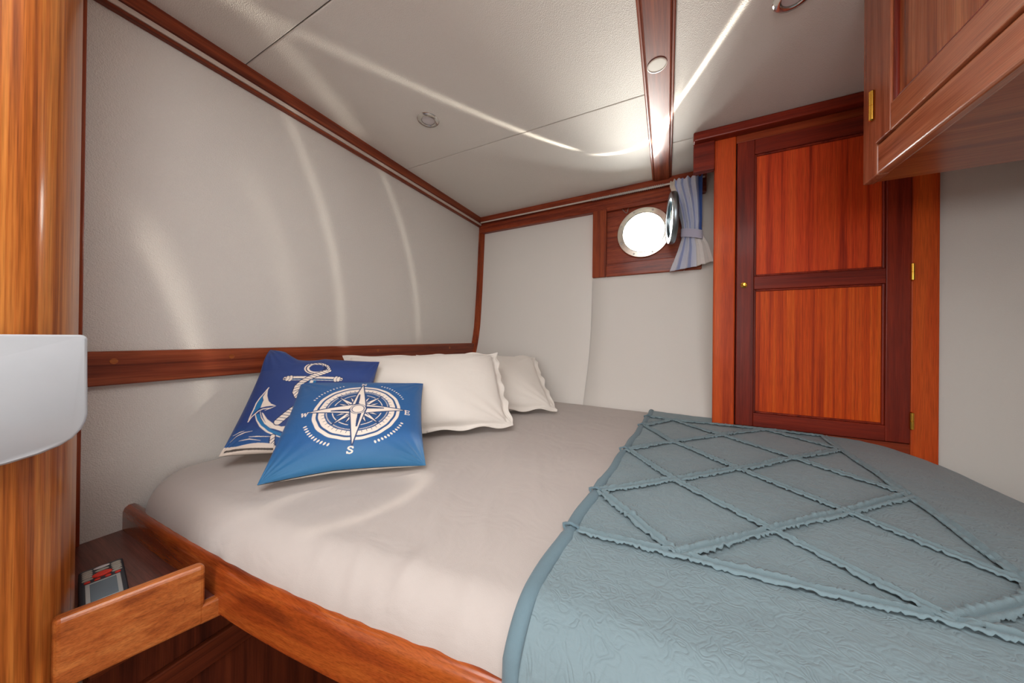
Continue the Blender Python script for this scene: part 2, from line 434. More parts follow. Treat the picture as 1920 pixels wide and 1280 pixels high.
# recessed board with the round opening
def plate_with_hole(name, x0, x1, z0, z1, y0, y1, cx, cz, r, mat, parent, seg=64):
    V = []; F = []
    for y in (y0, y1):
        for k in range(seg):
            t = 2 * PI * k / seg; c, s = math.cos(t), math.sin(t)
            V.append(shear(cx + r * c, y, cz + r * s))
            m = min(((x1 - cx) / c if c > 1e-6 else (x0 - cx) / c if c < -1e-6 else 1e9), ((z1 - cz) / s if s > 1e-6 else (z0 - cz) / s if s < -1e-6 else 1e9))
            V.append(shear(cx + m * c, y, cz + m * s))
    for k in range(seg):
        j = (k + 1) % seg; a, b, c_, d = 2 * k, 2 * j, 2 * j + 1, 2 * k + 1; o = 2 * seg
        F += [(a, b, c_, d), (a + o, d + o, c_ + o, b + o), (a, a + o, b + o, b)]
    return mk(name, V, F, mat, parent)
plate_with_hole('backing_board', -.31, .08, 1.49, 1.80, FY + .030, FY + .045, PX, PZ, .118, W_TRIM_X, w1)
pc = Vector(shear(PX, FY + .030, PZ)); pax = Vector((-.043, -1, 0)).normalized()
ring = lathe('ring', [(.100, -.06), (.100, .010), (.104, .014), (.128, .012), (.132, .006), (.132, 0), (.118, -.001), (.118, -.06)], pc, pax, RING, w1, 64, True)
u_, v_, a_ = basis(pax)
for k in range(8):
    t = 2 * PI * (k + .5) / 8
    lathe('screw', [(0, .0022), (.004, .0018), (.0052, 0)], pc + (u_ * math.cos(t) + v_ * math.sin(t)) * .117 + a_ * .0128, pax, SCREW, ring, 10)
lathe('pane', [(0, -.042), (.0995, -.042), (.0995, -.038), (0, -.038)], pc, pax, GLASS, w1, 48)
# wire latch on the ring and small catch
cl = pc + Vector((-.085, -.012, .112))
tube('latch', [cl, cl + Vector((-.016, -.006, .018)), cl + Vector((-.010, -.006, .040)), cl + Vector((.014, -.006, .034)), cl + Vector((.006, 0, .006)), cl], .0018, CHROME, w1, 6)
# hinged port light, swung open into the cabin beside the opening
hd = Vector((.13, -.99, 0)).normalized()             # from the hinge to the free edge
hn = Vector((-hd.y, hd.x, 0)) * -1                    # face normal, towards the cabin centre
hc = Vector((.002, 1.705, PZ + .004)) + hd * .100
port = lathe('port_light', [(.088, -.010), (.088, .010), (.094, .013), (.112, .012), (.116, .006), (.116, -.006), (.112, -.012), (.094, -.013)], hc, hn, PORTM, w1, 56, True)
lathe('glass_disc', [(0, -.004), (.0885, -.004), (.0885, .004), (0, .004)], hc, hn, TEAL, port, 40)
for dz in (-.06, .06):
    tube('hinge_arm', [Vector((-.004, 1.735, PZ + dz)), Vector((.004, 1.70, PZ + dz)), hc - hd * .09 + Vector((0, 0, dz * .8))], .006, CHROME, port, 8)

# ------------------------------------------------------------------ hanging locker built on the hull side
LY = 1.42
lk = empty('hanging_locker', (.45, LY, .70), 'mahogany hanging locker with a two-panel door beyond the bed', 'locker')
box('stile', (.158, .2275, LY, LY + .02, .55, ZC), W_STILE, lk, .005, 3)
box('stile', (.6785, .738, LY, LY + .025, .55, ZC), W_STILE, lk, .003)
box('bottom_rail', (.2275, .6785, LY + .0005, LY + .02, .55, .779), W_STILE_X, lk, .002)
box('top_rail', (.2275, .6785, LY + .0005, LY + .02, 1.839, ZC), W_STILE_X, lk, .002)
tag(box('side_panel', (.205, .215, LY + .012, 1.76, .4, ZC), V_HULL, lk, .001), 'white vinyl side panel')
box('cornice', (.085, .95, LY - .036, LY + .0005, 1.866, ZC), W_FRAME_X, lk, .004)
box('fascia', (.087, .158, LY - .01, LY + .02, 1.757, 1.868), W_FRAME_X, lk, .003)
box('carcass', (.215, .728, LY + .021, LY + .04, .55, ZC), DARK, lk, 0)
# door: stiles, rails, moulded edges, two grooved panels
DX0, DX1, DZ0, DZ1 = .2300, .6760, .7815, 1.8365
y0, y1 = LY - .006, LY + .018
door = box('door', (DX0 + .001, DX1 - .001, y1 - .004, y1, DZ0 + .001, DZ1 - .001), W_FRAME_Z, lk, 0)
for b in ((DX0, .283, y0, y1 - .0041, DZ0, DZ1), (.621, DX1, y0, y1 - .0041, DZ0, DZ1)): box('stile', b, W_FRAME_Z, door, .0025)
for b in ((.283, .621, y0 + .0003, y1 - .0041, 1.782, DZ1), (.283, .621, y0 + .0003, y1 - .0041, 1.284, 1.332), (.283, .621, y0 + .0003, y1 - .0041, DZ0, .831)):
    box('rail', b, W_FRAME_X, door, .002)
for i, (z0, z1, m) in enumerate(((1.332, 1.782, W_PANEL_UP), (.831, 1.284, W_PANEL_LO))):
    box('panel', (.285, .619, y0 + .009, y0 + .014, z0 + .002, z1 - .002), m, door, 0)
    bm = bmesh.new()
    for b in ((.283, .290, y0 + .003, y0 + .012, z0, z1), (.614, .621, y0 + .003, y0 + .012, z0, z1), (.290, .614, y0 + .003, y0 + .012, z1 - .007, z1), (.290, .614, y0 + .003, y0 + .012, z0, z0 + .007)): add_box(bm, b, .0025)
    from_bm('moulding', bm, W_FRAME_Z, door)
tag(lathe('knob', [(.0105, 0), (.0105, .003), (.008, .0045), (.0055, .006), (.0045, .011), (.0065, .014), (.0075, .017), (.0055, .020), (0, .021)], (.2525, y0, 1.302), (0, -1, 0), BRASS, door, 28), 'small brass knob')
def hinge(c, axis_out, parent, h=.050, r=.0052):
    c = Vector(c); H = None
    for k, (a, b) in enumerate(((-h / 2, -.0006), (.0006, h / 2))):
        o = lathe('hinge' if k == 0 else 'knuckle', [(0, a - .003), (r * .6, a - .002), (r, a), (r, b), (r * .6, b + .002), (0, b + .003)], c, (0, 0, 1), BRASS, parent if k == 0 else H, 16)
        if k == 0: H = tag(o, 'brass hinge')
    return H
hinge((.6775, y0 - .002, 1.315), 0, door); hinge((.6775, y0 - .002, .853), 0, door)

# ------------------------------------------------------------------ overhead cabinet on the right
CX, CYE, CB = .40, 1.0, 1.457
oc = empty('overhead_cabinet', (.7, .3, CB), 'mahogany overhead cabinet hung over the foot of the bed', 'cabinet')
bm = bmesh.new()
add_box(bm, (CX + .020, XR - .002, 0, CYE, CB + .004, CB + .018), .001)
add_box(bm, (CX + .020, XR - .002, CYE - .015, CYE, CB + .0195, ZC - .001), .001)
from_bm('carcass', bm, W_CABBOT, oc)
box('face_stile', (CX, CX + .020, .945, CYE, CB, ZC - .001), W_CAB_Z, oc, .003)
box('face_rail', (CX, CX + .020, 0, .945, CB, 1.5205), W_CAB_Y, oc, .005, 3)
box('back_fill', (CX + .012, CX + .03, .002, .945, 1.51, ZC - .001), DARK, oc, 0)
def cab_door(ya, yb, nm):
    x0, x1 = CX - .004, CX + .012
    d = box('door', (x1 - .002, x1, ya + .001, yb - .001, 1.5235, ZC - .013), W_CAB_Z, oc, 0)
    x1 = x1 - .0021
    for b in ((x0, x1, yb - .050, yb, 1.5225, ZC - .012), (x0, x1, ya, ya + .050, 1.5225, ZC - .012)): box('stile', b, W_CAB_Z, d, .002)
    for b in ((x0 + .0003, x1, ya + .050, yb - .050, 1.5225, 1.577), (x0 + .0003, x1, ya + .050, yb - .050, ZC - .064, ZC - .012)): box('rail', b, W_CAB_Y, d, .002)
    box('panel', (x0 + .009, x1, ya + .052, yb - .052, 1.579, ZC - .066), W_CABP, d, 0)
    bm = bmesh.new()
    for b in ((x0 + .003, x0 + .011, yb - .060, yb - .050, 1.577, ZC - .064), (x0 + .003, x0 + .011, ya + .050, ya + .060, 1.577, ZC - .064),
              (x0 + .003, x0 + .011, ya + .060, yb - .060, 1.577, 1.583)): add_box(bm, b, .003)
    from_bm('moulding', bm, W_FRAME_Z, d)
    return d
cd = cab_door(.46, .943, 0); cab_door(.012, .456, 1)
hinge((CX - .003, .957, 1.615), 0, cd, .062, .0055)

# ------------------------------------------------------------------ bed
_BX = [-1.2, -1.15, -.85, -.6, -.38, -.18, 0, .2, .6, 1.06]
_BY = [.243, .244, .252, .265, .290, .321, .335, .340, .345, .350]
def bedY(x):
    return sum(lerp(_BX, _BY, x + d) for d in (-.08, -.04, 0, .04, .08)) / 5
bed = empty('bed_base', (-.1, .6, 0), 'built-in mahogany berth base with a deep side board', 'bed')
P = []; F = []; xs = np.linspace(XA, XR, 70)
prof = [(0, .606), (0, .675), (.003, .684), (.009, .689), (.018, .689), (.024, .684), (.026, .676), (.026, .606), (.020, .603), (.006, .603)]
for x in xs:
    P += [(x, bedY(x) + a, z) for a, z in prof]
n = len(prof)
for i in range(len(xs) - 1):
    for k in range(n): F.append((i * n + k, (i + 1) * n + k, (i + 1) * n + (k + 1) % n, i * n + (k + 1) % n))
F += [tuple(range(n)), tuple((len(xs) - 1) * n + k for k in range(n - 1, -1, -1))]
sb = mk('side_board', P, F, W_BOARD, bed, True); sb.data.set_sharp_from_angle(angle=math.radians(50))
# base panels below the board, set back, with a dark drawer moulding
def strip(name, off, z0, z1, th, mat, x0=XA, x1=XR, parent=bed):
    P = []; F = []; xs = np.linspace(x0, x1, 40)
    for x in xs:
        y = bedY(x) + off; P += [(x, y, z0), (x, y, z1), (x, y + th, z1), (x, y + th, z0)]
    for i in range(len(xs) - 1):
        for k in range(4): F.append((i * 4 + k, (i + 1) * 4 + k, (i + 1) * 4 + (k + 1) % 4, i * 4 + (k + 1) % 4))
    F += [(0, 1, 2, 3), tuple((len(xs) - 1) * 4 + k for k in (3, 2, 1, 0))]
    return mk(name, P, F, mat, parent)
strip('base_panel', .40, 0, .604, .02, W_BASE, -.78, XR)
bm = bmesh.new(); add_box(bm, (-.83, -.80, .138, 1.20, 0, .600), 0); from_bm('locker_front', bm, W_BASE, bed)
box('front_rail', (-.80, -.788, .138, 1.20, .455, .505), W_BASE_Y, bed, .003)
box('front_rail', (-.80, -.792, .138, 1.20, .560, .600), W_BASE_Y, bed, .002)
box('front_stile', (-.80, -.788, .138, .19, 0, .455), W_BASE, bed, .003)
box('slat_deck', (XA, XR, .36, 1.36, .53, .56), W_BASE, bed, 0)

def ztop(x, y):
    z = .752 + .014 * min(1, max(0, (y - .4) / .8))
    z -= .86 * min(.43, max(0, x - .5)) ** 2
    z += .0035 * mnoise.noise(Vector((x * 4, y * 4, 1.3)))
    return z
RH, RV = .060, .070
def matY0(x):
    y = bedY(x) + .012
    d = -1.05 - x
    if d > 0: y += .09 - math.sqrt(max(0, .0081 - min(d, .0895) ** 2))
    return y
def mat_point(x, t, off=0, y1=None):
    """t<0: hanging side (t=-1 bottom .. 0); 0..1 rounded shoulder; 1..2 flat top to the hull"""
    y0 = matY0(x)
    yy = hull(x, .75) - .004 if y1 is None else y1
    if t <= 0:
        zt = ztop(x, y0 + RH); return (x, y0 - off + .006 * t * t, zt - RV + t * .008)
    if t <= 1:
        a = t * PI / 2; zt = ztop(x, y0 + RH)
        return (x, y0 + RH * (1 - math.cos(a)) - off * math.cos(a), zt - RV * (1 - math.sin(a)) + off * math.sin(a))
    y = y0 + RH + (t - 1) * (yy - y0 - RH)
    return (x, y, ztop(x, y) + off)
xs = np.concatenate([np.linspace(XA + .006, XA + .05, 10), np.linspace(XA + .06, XR - .02, 220)])
ts = np.concatenate([[-1, -.7, -.4, -.15], np.linspace(0, 1, 16), np.linspace(1.015, 2, 110)])
P = np.zeros((len(xs), len(ts), 3))
for i, x in enumerate(xs):
    for j, t in enumerate(ts):
        p = list(mat_point(x, t))
        d = x - (XA + .006)
        if d < .035: p[2] -= .035 - math.sqrt(max(0, .035 ** 2 - (.035 - d) ** 2))
        # drag folds of the tucked sheet over the side
        fold = max(0, 1 - abs(t - .45) / 1.1)
        k = .5 + .5 * mnoise.noise(Vector((x * 2.1, 7.7, 0)))
        w = mnoise.noise(Vector((x * 30 + p[1] * 14, p[1] * 4, 3.1)))
        p[1] += fold * k * .007 * w; p[2] += fold * k * .006 * w
        # creases pulled towards the tucked corner under the quilt
        e = max(0, 1 - abs(x + .34) / .26) * max(0, 1 - abs(t - .8) / .9) if t < 1.3 else max(0, 1 - abs(x + .34) / .26) * max(0, .5 - (t - 1.3) * 2.5)
        if e > 0:
            ph_ = (x + .34) * 62 + (p[1] - .3) * 26 + 2.2 * mnoise.noise(Vector((x * 8, p[1] * 8, 1)))
            q = max(0, math.sin(ph_)) ** 3 * (.55 + .45 * mnoise.noise(Vector((x * 13, p[1] * 5, 6))))
            p[2] += .010 * e * q; p[1] -= .007 * e * q
        if t < -.5: p[2] += .006 * mnoise.noise(Vector((x * 14, 2.2, 0))); p[1] += .003 * mnoise.noise(Vector((x * 22, 5.2, 0)))
        if t > 1:
            p[2] += .0022 * mnoise.noise(Vector((x * 9 + p[1] * 5, p[1] * 3 - x * 2, 9.1))) * min(1, (t - 1) * 8)
        P[i, j] = p
mt = tag(grid_mesh('mattress', P, SHEET, None, True, True), 'berth mattress covered in a smooth white sheet', 'mattress')

# ------------------------------------------------------------------ quilt
_EY = [.20, .277, .367, .476, .63, .91, 1.2, 1.508, 1.7]
_EX = [-.172, -.170, -.166, -.160, -.147, -.119, -.09, -.066, -.05]
def edgeX(y): return lerp(_EY, _EX, y)
QO = .009
def quilt_z(x, y):
    y0 = matY0(x) + RH
    if y >= y0: return ztop(x, y) + QO
    a = math.acos(max(0, min(1, (y0 - y) / (RH + QO))))
    return ztop(x, y0) - RV * (1 - math.sin(a)) + QO * math.sin(a)
ts = np.concatenate([np.linspace(-1, 0, 5), np.linspace(.06, 1, 18), np.linspace(1.006, 2, 190)])
ss = np.concatenate([[0, .002, .006], np.linspace(.01, 1, 190)])
P = np.zeros((len(ss), len(ts), 3))
for j, t in enumerate(ts):
    yr = mat_point(-.12, t)[1]
    for i, s in enumerate(ss):
        x = edgeX(yr) + (XR - .012 - edgeX(yr)) * s
        p = list(mat_point(x, t, QO))
        a = .0022 if p[1] < 1.5 else .001
        p[2] += a * mnoise.noise(Vector((x * 16, p[1] * 16, 4))) + .0012 * mnoise.noise(Vector((x * 45, p[1] * 60, 8)))
        if s == 0: p[2] -= .007
        P[i, j] = p
qo = tag(grid_mesh('quilt', P, QUILT, None, True, True), 'dusty blue quilted bedspread with frilled diamond lattice on the bed', 'bedspread')
nY = [.545, .688, .822, .960, 1.10, 1.25, 1.395]
def nd(i, j):
    if i == 0: return (edgeX(nY[j]) + .013, nY[j])
    return (-.13 + .147 * i, nY[j] + (.012 * (i - 1) if j == 0 else 0))
lines = [[nd(0, 1), nd(1, 2), nd(2, 3), nd(3, 4), nd(4, 5)], [nd(0, 3), nd(1, 4), nd(2, 5), nd(3, 6)], [nd(1, 0), nd(2, 1), nd(3, 2), nd(4, 3)],
         [nd(0, 5), nd(1, 6)], [nd(3, 0), nd(4, 1)], [nd(0, 3), nd(1, 2), nd(2, 1), nd(3, 0)], [nd(0, 5), nd(1, 4), nd(2, 3), nd(3, 2), nd(4, 1)],
         [nd(1, 6), nd(2, 5), nd(3, 4), nd(4, 3)], [nd(3, 6), nd(4, 5)], [nd(0, 1), nd(1, 0)],
         [(-.135, .535), nd(1, 0), (.16, .552), nd(3, 0), (.40, .575), (.70, .60)],
         [(.40, .575), (.449, .70), nd(4, 3), nd(4, 5), (.470, 1.395)],
         [(-.06, 1.40), nd(1, 6), (.16, 1.398), nd(3, 6), (.470, 1.395)]]
def ruffle(pl, seed):
    rnd = random.Random(seed); pts = []
    for a, b in zip(pl[:-1], pl[1:]):
        L = math.hypot(b[0] - a[0], b[1] - a[1]); n = max(3, int(L / .0032))
        for k in range(n): pts.append((a[0] + (b[0] - a[0]) * k / n, a[1] + (b[1] - a[1]) * k / n))
    pts.append(pl[-1]); n = len(pts); rows = []
    ph = rnd.random() * 10
    for i, (x, y) in enumerate(pts):
        a = pts[max(0, i - 2)]; b = pts[min(n - 1, i + 2)]
        dx, dy = b[0] - a[0], b[1] - a[1]; L = math.hypot(dx, dy) or 1; nx, ny = -dy / L, dx / L
        s = i * .0032
        f1 = mnoise.noise(Vector((s * 210, ph, 0))); f2 = mnoise.noise(Vector((s * 190, ph + 5, 0))); lo = mnoise.noise(Vector((s * 18, ph + 9, 0)))
        wob = .0025 * lo; wd = 1 + .35 * mnoise.noise(Vector((s * 11, ph + 3, 0)))
        row = []
        for o, h in ((-.0105 * wd + .0026 * f1, .0035 + .0045 * f1), (-.0052, .0062 + .0020 * f1), (-.0016, .0008), (.0016, .0008), (.0052, .0062 + .0020 * f2), (.0105 * wd + .0026 * f2, .0035 + .0045 * f2)):
            px_, py_ = x + nx * (o + wob), y + ny * (o + wob)
            row.append((px_, py_, quilt_z(px_, py_) + h + .0014))
        rows.append(row)
    o = grid_mesh('ruffle', np.array(rows), RUFF, qo)
    md = o.modifiers.new('thickness', 'SOLIDIFY'); md.thickness = .0012; md.offset = 0
for k, pl in enumerate(lines): ruffle(pl, k)
# bound edge with gathered ties
ys = np.concatenate([np.linspace(.331, .40, 12), np.linspace(.42, 1.535, 60)])
pts = []; rad = []
for y in ys:
    x = edgeX(y) + .004 + .0015 * math.sin(y * 40)
    pts.append((x, y, quilt_z(x, y) - .001 - (0 if y > .3 else (.3 - y) * .05))); rad.append(.0115 if y < .75 else .0095)
for j, y in enumerate(ys):
    for yk in (.54, nY[1], nY[3], nY[5], 1.40):
        if abs(y - yk) < .012: rad[j] *= .72
x0_, y0_, z0_ = pts[0]
pts = [(x0_ - .001, y0_ - .0035, .672), (x0_, y0_ - .003, .688)] + pts; rad = [rad[0], rad[0]] + rad
hem = tube('hem', pts, rad, QHEM, qo, 12, .65)
for yk in (.54, nY[1], nY[3], nY[5], 1.40):
    x = edgeX(yk) + .005; z = quilt_z(x, yk)
    V = []; F = []; nu, nv = 18, 8
    for i in range(nu):
        a = 2 * PI * i / nu; rr = .0125 + .002 * math.sin(a * 5)
        for j in range(nv):
            b = 2 * PI * j / nv
            R = rr + .0035 * math.cos(b)
            V.append((x + R * math.cos(a), yk + .0038 * math.sin(b) + .002 * math.sin(a * 3), z + R * math.sin(a) * .72))
    for i in range(nu):
        for j in range(nv): F.append((i * nv + j, ((i + 1) % nu) * nv + j, ((i + 1) % nu) * nv + (j + 1) % nv, i * nv + (j + 1) % nv))
    mk('tie', V, F, QHEM, qo, True)

# ------------------------------------------------------------------ cushions and pillows
def frame3(yaw, inc, rol):
    yaw, inc, rol = map(math.radians, (yaw, inc, rol))
    t = np.array([math.cos(yaw), math.sin(yaw), 0]); n = np.array([math.sin(yaw), -math.cos(yaw), 0])
    v = -n * math.cos(inc) + np.array([0, 0, 1]) * math.sin(inc)
    a = math.cos(rol) * t + math.sin(rol) * v; b = -math.sin(rol) * t + math.cos(rol) * v
    return a, b, np.cross(a, b)

def cushion_pts(U, V, w, h, T, o, ang, side=1, seed=0, pin=.05, wr=.0018, ear=None, flange=0, bendfn=None, p=.45):
    a, b, n = frame3(*ang); o = np.array(o) + b * h / 2
    x = w / 2 * U * (1 - pin * (1 - V ** 2) * np.abs(U) ** 3); y = h / 2 * V * (1 - pin * (1 - U ** 2) * np.abs(V) ** 3)
    iu = np.clip(np.abs(U) / (1 - flange), 0, 1); iv = np.clip(np.abs(V) / (1 - flange), 0, 1)
    k = np.clip((1 - iu ** 2), 0, 1) * np.clip((1 - iv ** 2), 0, 1)
    z = side * (T * k ** p + .0012)
    # wrinkles that run in from the corners and edges
    cr = np.zeros_like(U)
    rs = np.random.RandomState(seed)
    for cu, cv in ((-1, -1), (1, -1), (-1, 1), (1, 1)):
        d = np.hypot(U - cu, V - cv); th = np.arctan2(V - cv, U - cu)
        cr += np.exp(-d / .35) * np.sin(th * (16 + rs.randint(6)) + rs.rand() * 6) * np.clip(d / .15, 0, 1)
    z = z + side * wr * cr
    if bendfn is not None: x, y, z = bendfn(U, V, x, y, z)
    return o + x[..., None] * a + y[..., None] * b + z[..., None] * n

def pip(poly, X, Y):
    r = np.zeros(X.shape, bool); n = len(poly); j = n - 1
    for i in range(n):
        xi, yi = poly[i]; xj, yj = poly[j]
        if yi != yj:
            c = ((yi > Y) != (yj > Y)) & (X < (xj - xi) * (Y - yi) / (yj - yi) + xi); r ^= c
        j = i
    return r
def pline(pts, X, Y, w, taper=False):
    r = np.zeros(X.shape, bool); n = len(pts) - 1
    for i in range(n):
        ax, ay = pts[i]; bx, by = pts[i + 1]; L2 = (bx - ax) ** 2 + (by - ay) ** 2 or 1e-9
        t = np.clip(((X - ax) * (bx - ax) + (Y - ay) * (by - ay)) / L2, 0, 1)
        ww = w if not taper else w * (1 - abs(2 * (i + t) / n - 1) * .7)
        r |= np.hypot(X - ax - t * (bx - ax), Y - ay - t * (by - ay)) < ww / 2
    return r

CREAM = np.array(S(236, 222, 208)[:3]); 
def compass_print(U, V):
    col = np.empty(U.shape + (3,)); blue = np.array(S(38, 92, 148)[:3]); navy = np.array(S(34, 62, 106)[:3])
    teal = np.array(S(52, 116, 152)[:3])
    g = np.clip((-.55 - V) / .4, 0, 1)[..., None]; col[:] = blue * (1 - g * .6) + teal * g * .6
    X = U / .615; Y = (V - .012) / .632
    r = np.hypot(X, Y); th = np.arctan2(Y, X)
    def put(m, c): col[m] = c
    put(r < .92, navy * .5 + blue * .5)
    wob = 1 + .004 * np.sin(th * 5 + 1) + .005 * np.sin(th * 17)
    put((r > .915 * wob) & (r < .995 * wob), CREAM)
    ring = (r > .735 * wob) & (r < .865 * wob); put(ring, CREAM)
    tick = np.abs(((th / (2 * PI) * 44) % 1) - .5) < .055
    put(ring & tick & (r < .80), navy)
    dots = (np.abs(r - .69) < .014) & ((((th / (2 * PI) * 130) % 1)) < .55); put(dots, CREAM)
    put((np.abs(r - .56) < .010) & (np.abs(np.sin(th * 2 + .3)) > .25), CREAM)
    def star(ang, L, W, split=True):
        c, s = math.cos(ang), math.sin(ang)
        A = X * c + Y * s; B = -X * s + Y * c
        k = W * (1 - A / L)
        m = (A > 0) & (A < L) & (np.abs(B) < k)
        put((A > -.02) & (A < L + .05) & (np.abs(B) < k + .030), navy)
        put(m, CREAM)
        if split: put(m & (B > k * .05) & (B < k * .62) & (A < L * .55) & (B > (A - L * .30) * .05), navy)
    for q in range(4):
        for d in (.34, -.34): star(PI / 4 + q * PI / 2 + d, .50, .075)
    for q in range(4): star(PI / 4 + q * PI / 2, .66, .085)
    for q in range(4): star(q * PI / 2, 1.09, .175)
    put(r < .185, navy); put(r < .170, CREAM); put(r < .148, navy); put(r < .128, CREAM)
    # arcs of dots between the letters
    for c0 in (PI / 4, 3 * PI / 4, -PI / 4, -3 * PI / 4):
        for k in range(11):
            a = c0 + (k - 5) * .072; big = .030 if c0 < 0 else .022
            dx, dy = X - 1.16 * math.cos(a), Y - 1.16 * math.sin(a)
            A = dx * math.cos(a) + dy * math.sin(a); B = -dx * math.sin(a) + dy * math.cos(a)
            put((A / (big * 1.35)) ** 2 + (B / (big * .75)) ** 2 < 1, CREAM)
    # letters
    lw = .034
    def glyph(strokes, cx, cy, sc, thin=()):
        for k, s_ in enumerate(strokes): put(pline([(cx + x * sc, cy + y * sc) for x, y in s_], X, Y, lw * (.55 if k in thin else 1)), CREAM)
    glyph([[(-.5, -.7), (-.5, .7)], [(-.75, -.7), (.45, -.7)], [(-.75, .7), (.45, .7)], [(-.5, 0), (.2, 0)], [(.45, -.7), (.5, -.4)], [(.45, .7), (.45, .45)], [(.2, -.2), (.2, .2)]], 1.20, -.07, .105, (1, 2, 3, 4, 5, 6))
    glyph([[(.5, .45), (.3, .72), (0, .78), (-.35, .65), (-.42, .38), (-.2, .14), (.2, -.08), (.45, -.32), (.38, -.62), (0, -.78), (-.35, -.70), (-.55, -.42)], [(.5, .75), (.5, .35)], [(-.56, -.75), (-.56, -.35)]], -.02, -1.24, .105, (1, 2))
    glyph([[(-.8, .7), (-.42, -.7)], [(-.42, -.7), (0, .55)], [(0, .55), (.42, -.7)], [(.42, -.7), (.8, .7)], [(-1, .7), (-.6, .7)], [(.6, .7), (1, .7)]], -1.17, -.05, .085, (1, 3, 4, 5))
    glyph([[(-.5, -.7), (-.5, .7)], [(-.5, .7), (.5, -.7)], [(.5, -.7), (.5, .7)], [(-.75, .7), (-.4, .7)], [(.3, .7), (.7, .7)], [(-.7, -.7), (-.3, -.7)]], .02, 1.17, .085, (0, 2, 3, 4, 5))
    return col

AN = dict(
 fluke=[(-.682,.142),(-.677,.085),(-.649,-.014),(-.596,-.112),(-.537,-.17),(-.452,-.209),(-.532,-.211),(-.601,-.22),(-.676,-.24),(-.68,-.179),(-.679,-.097),(-.713,-.031),(-.7,.054)],
 fteal=[(-.724,.034),(-.718,-.041),(-.677,-.139),(-.679,-.23),(-.73,-.295),(-.769,-.369),(-.772,-.291),(-.772,-.171),(-.759,-.09),(-.755,-.006)],
 flA=[(-.683,.153),(-.717,.055),(-.757,-.048),(-.78,-.15),(-.777,-.251),(-.785,-.367),(-.781,-.481)],
 flB=[(-.781,-.481),(-.759,-.399),(-.726,-.354),(-.688,-.298),(-.628,-.263),(-.519,-.252)], flC=[(-.594,-.294),(-.519,-.252),(-.451,-.213)],
 armc=[(-.627,-.326),(-.599,-.343),(-.506,-.451),(-.388,-.537),(-.267,-.583),(-.163,-.566),(-.086,-.575),(-.092,-.664),(-.116,-.724),(-.246,-.663),(-.383,-.612),(-.5,-.525),(-.575,-.42)],
 armt=[(-.71,-.355),(-.656,-.349),(-.612,-.437),(-.507,-.552),(-.374,-.644),(-.17,-.724),(-.122,-.733),(-.156,-.783),(-.305,-.731),(-.446,-.66),(-.585,-.549),(-.662,-.453)],
 lA=[(-.718,-.354),(-.658,-.462),(-.572,-.567),(-.443,-.668),(-.304,-.736),(-.153,-.796)], lB=[(-.657,-.31),(-.602,-.419),(-.515,-.524),(-.417,-.599),(-.358,-.618)],
 rp=[(.164,.58),(.08,.515),(-.013,.454),(-.099,.378),(-.18,.291),(-.235,.182),(-.237,.068),(-.183,-.02)], rlow=[(-.347,-.747),(-.341,-.829),(-.317,-.908),(-.262,-.972)],
 rmid=[(-.10,-.20),(-.17,-.27),(-.24,-.36),(-.34,-.50)])
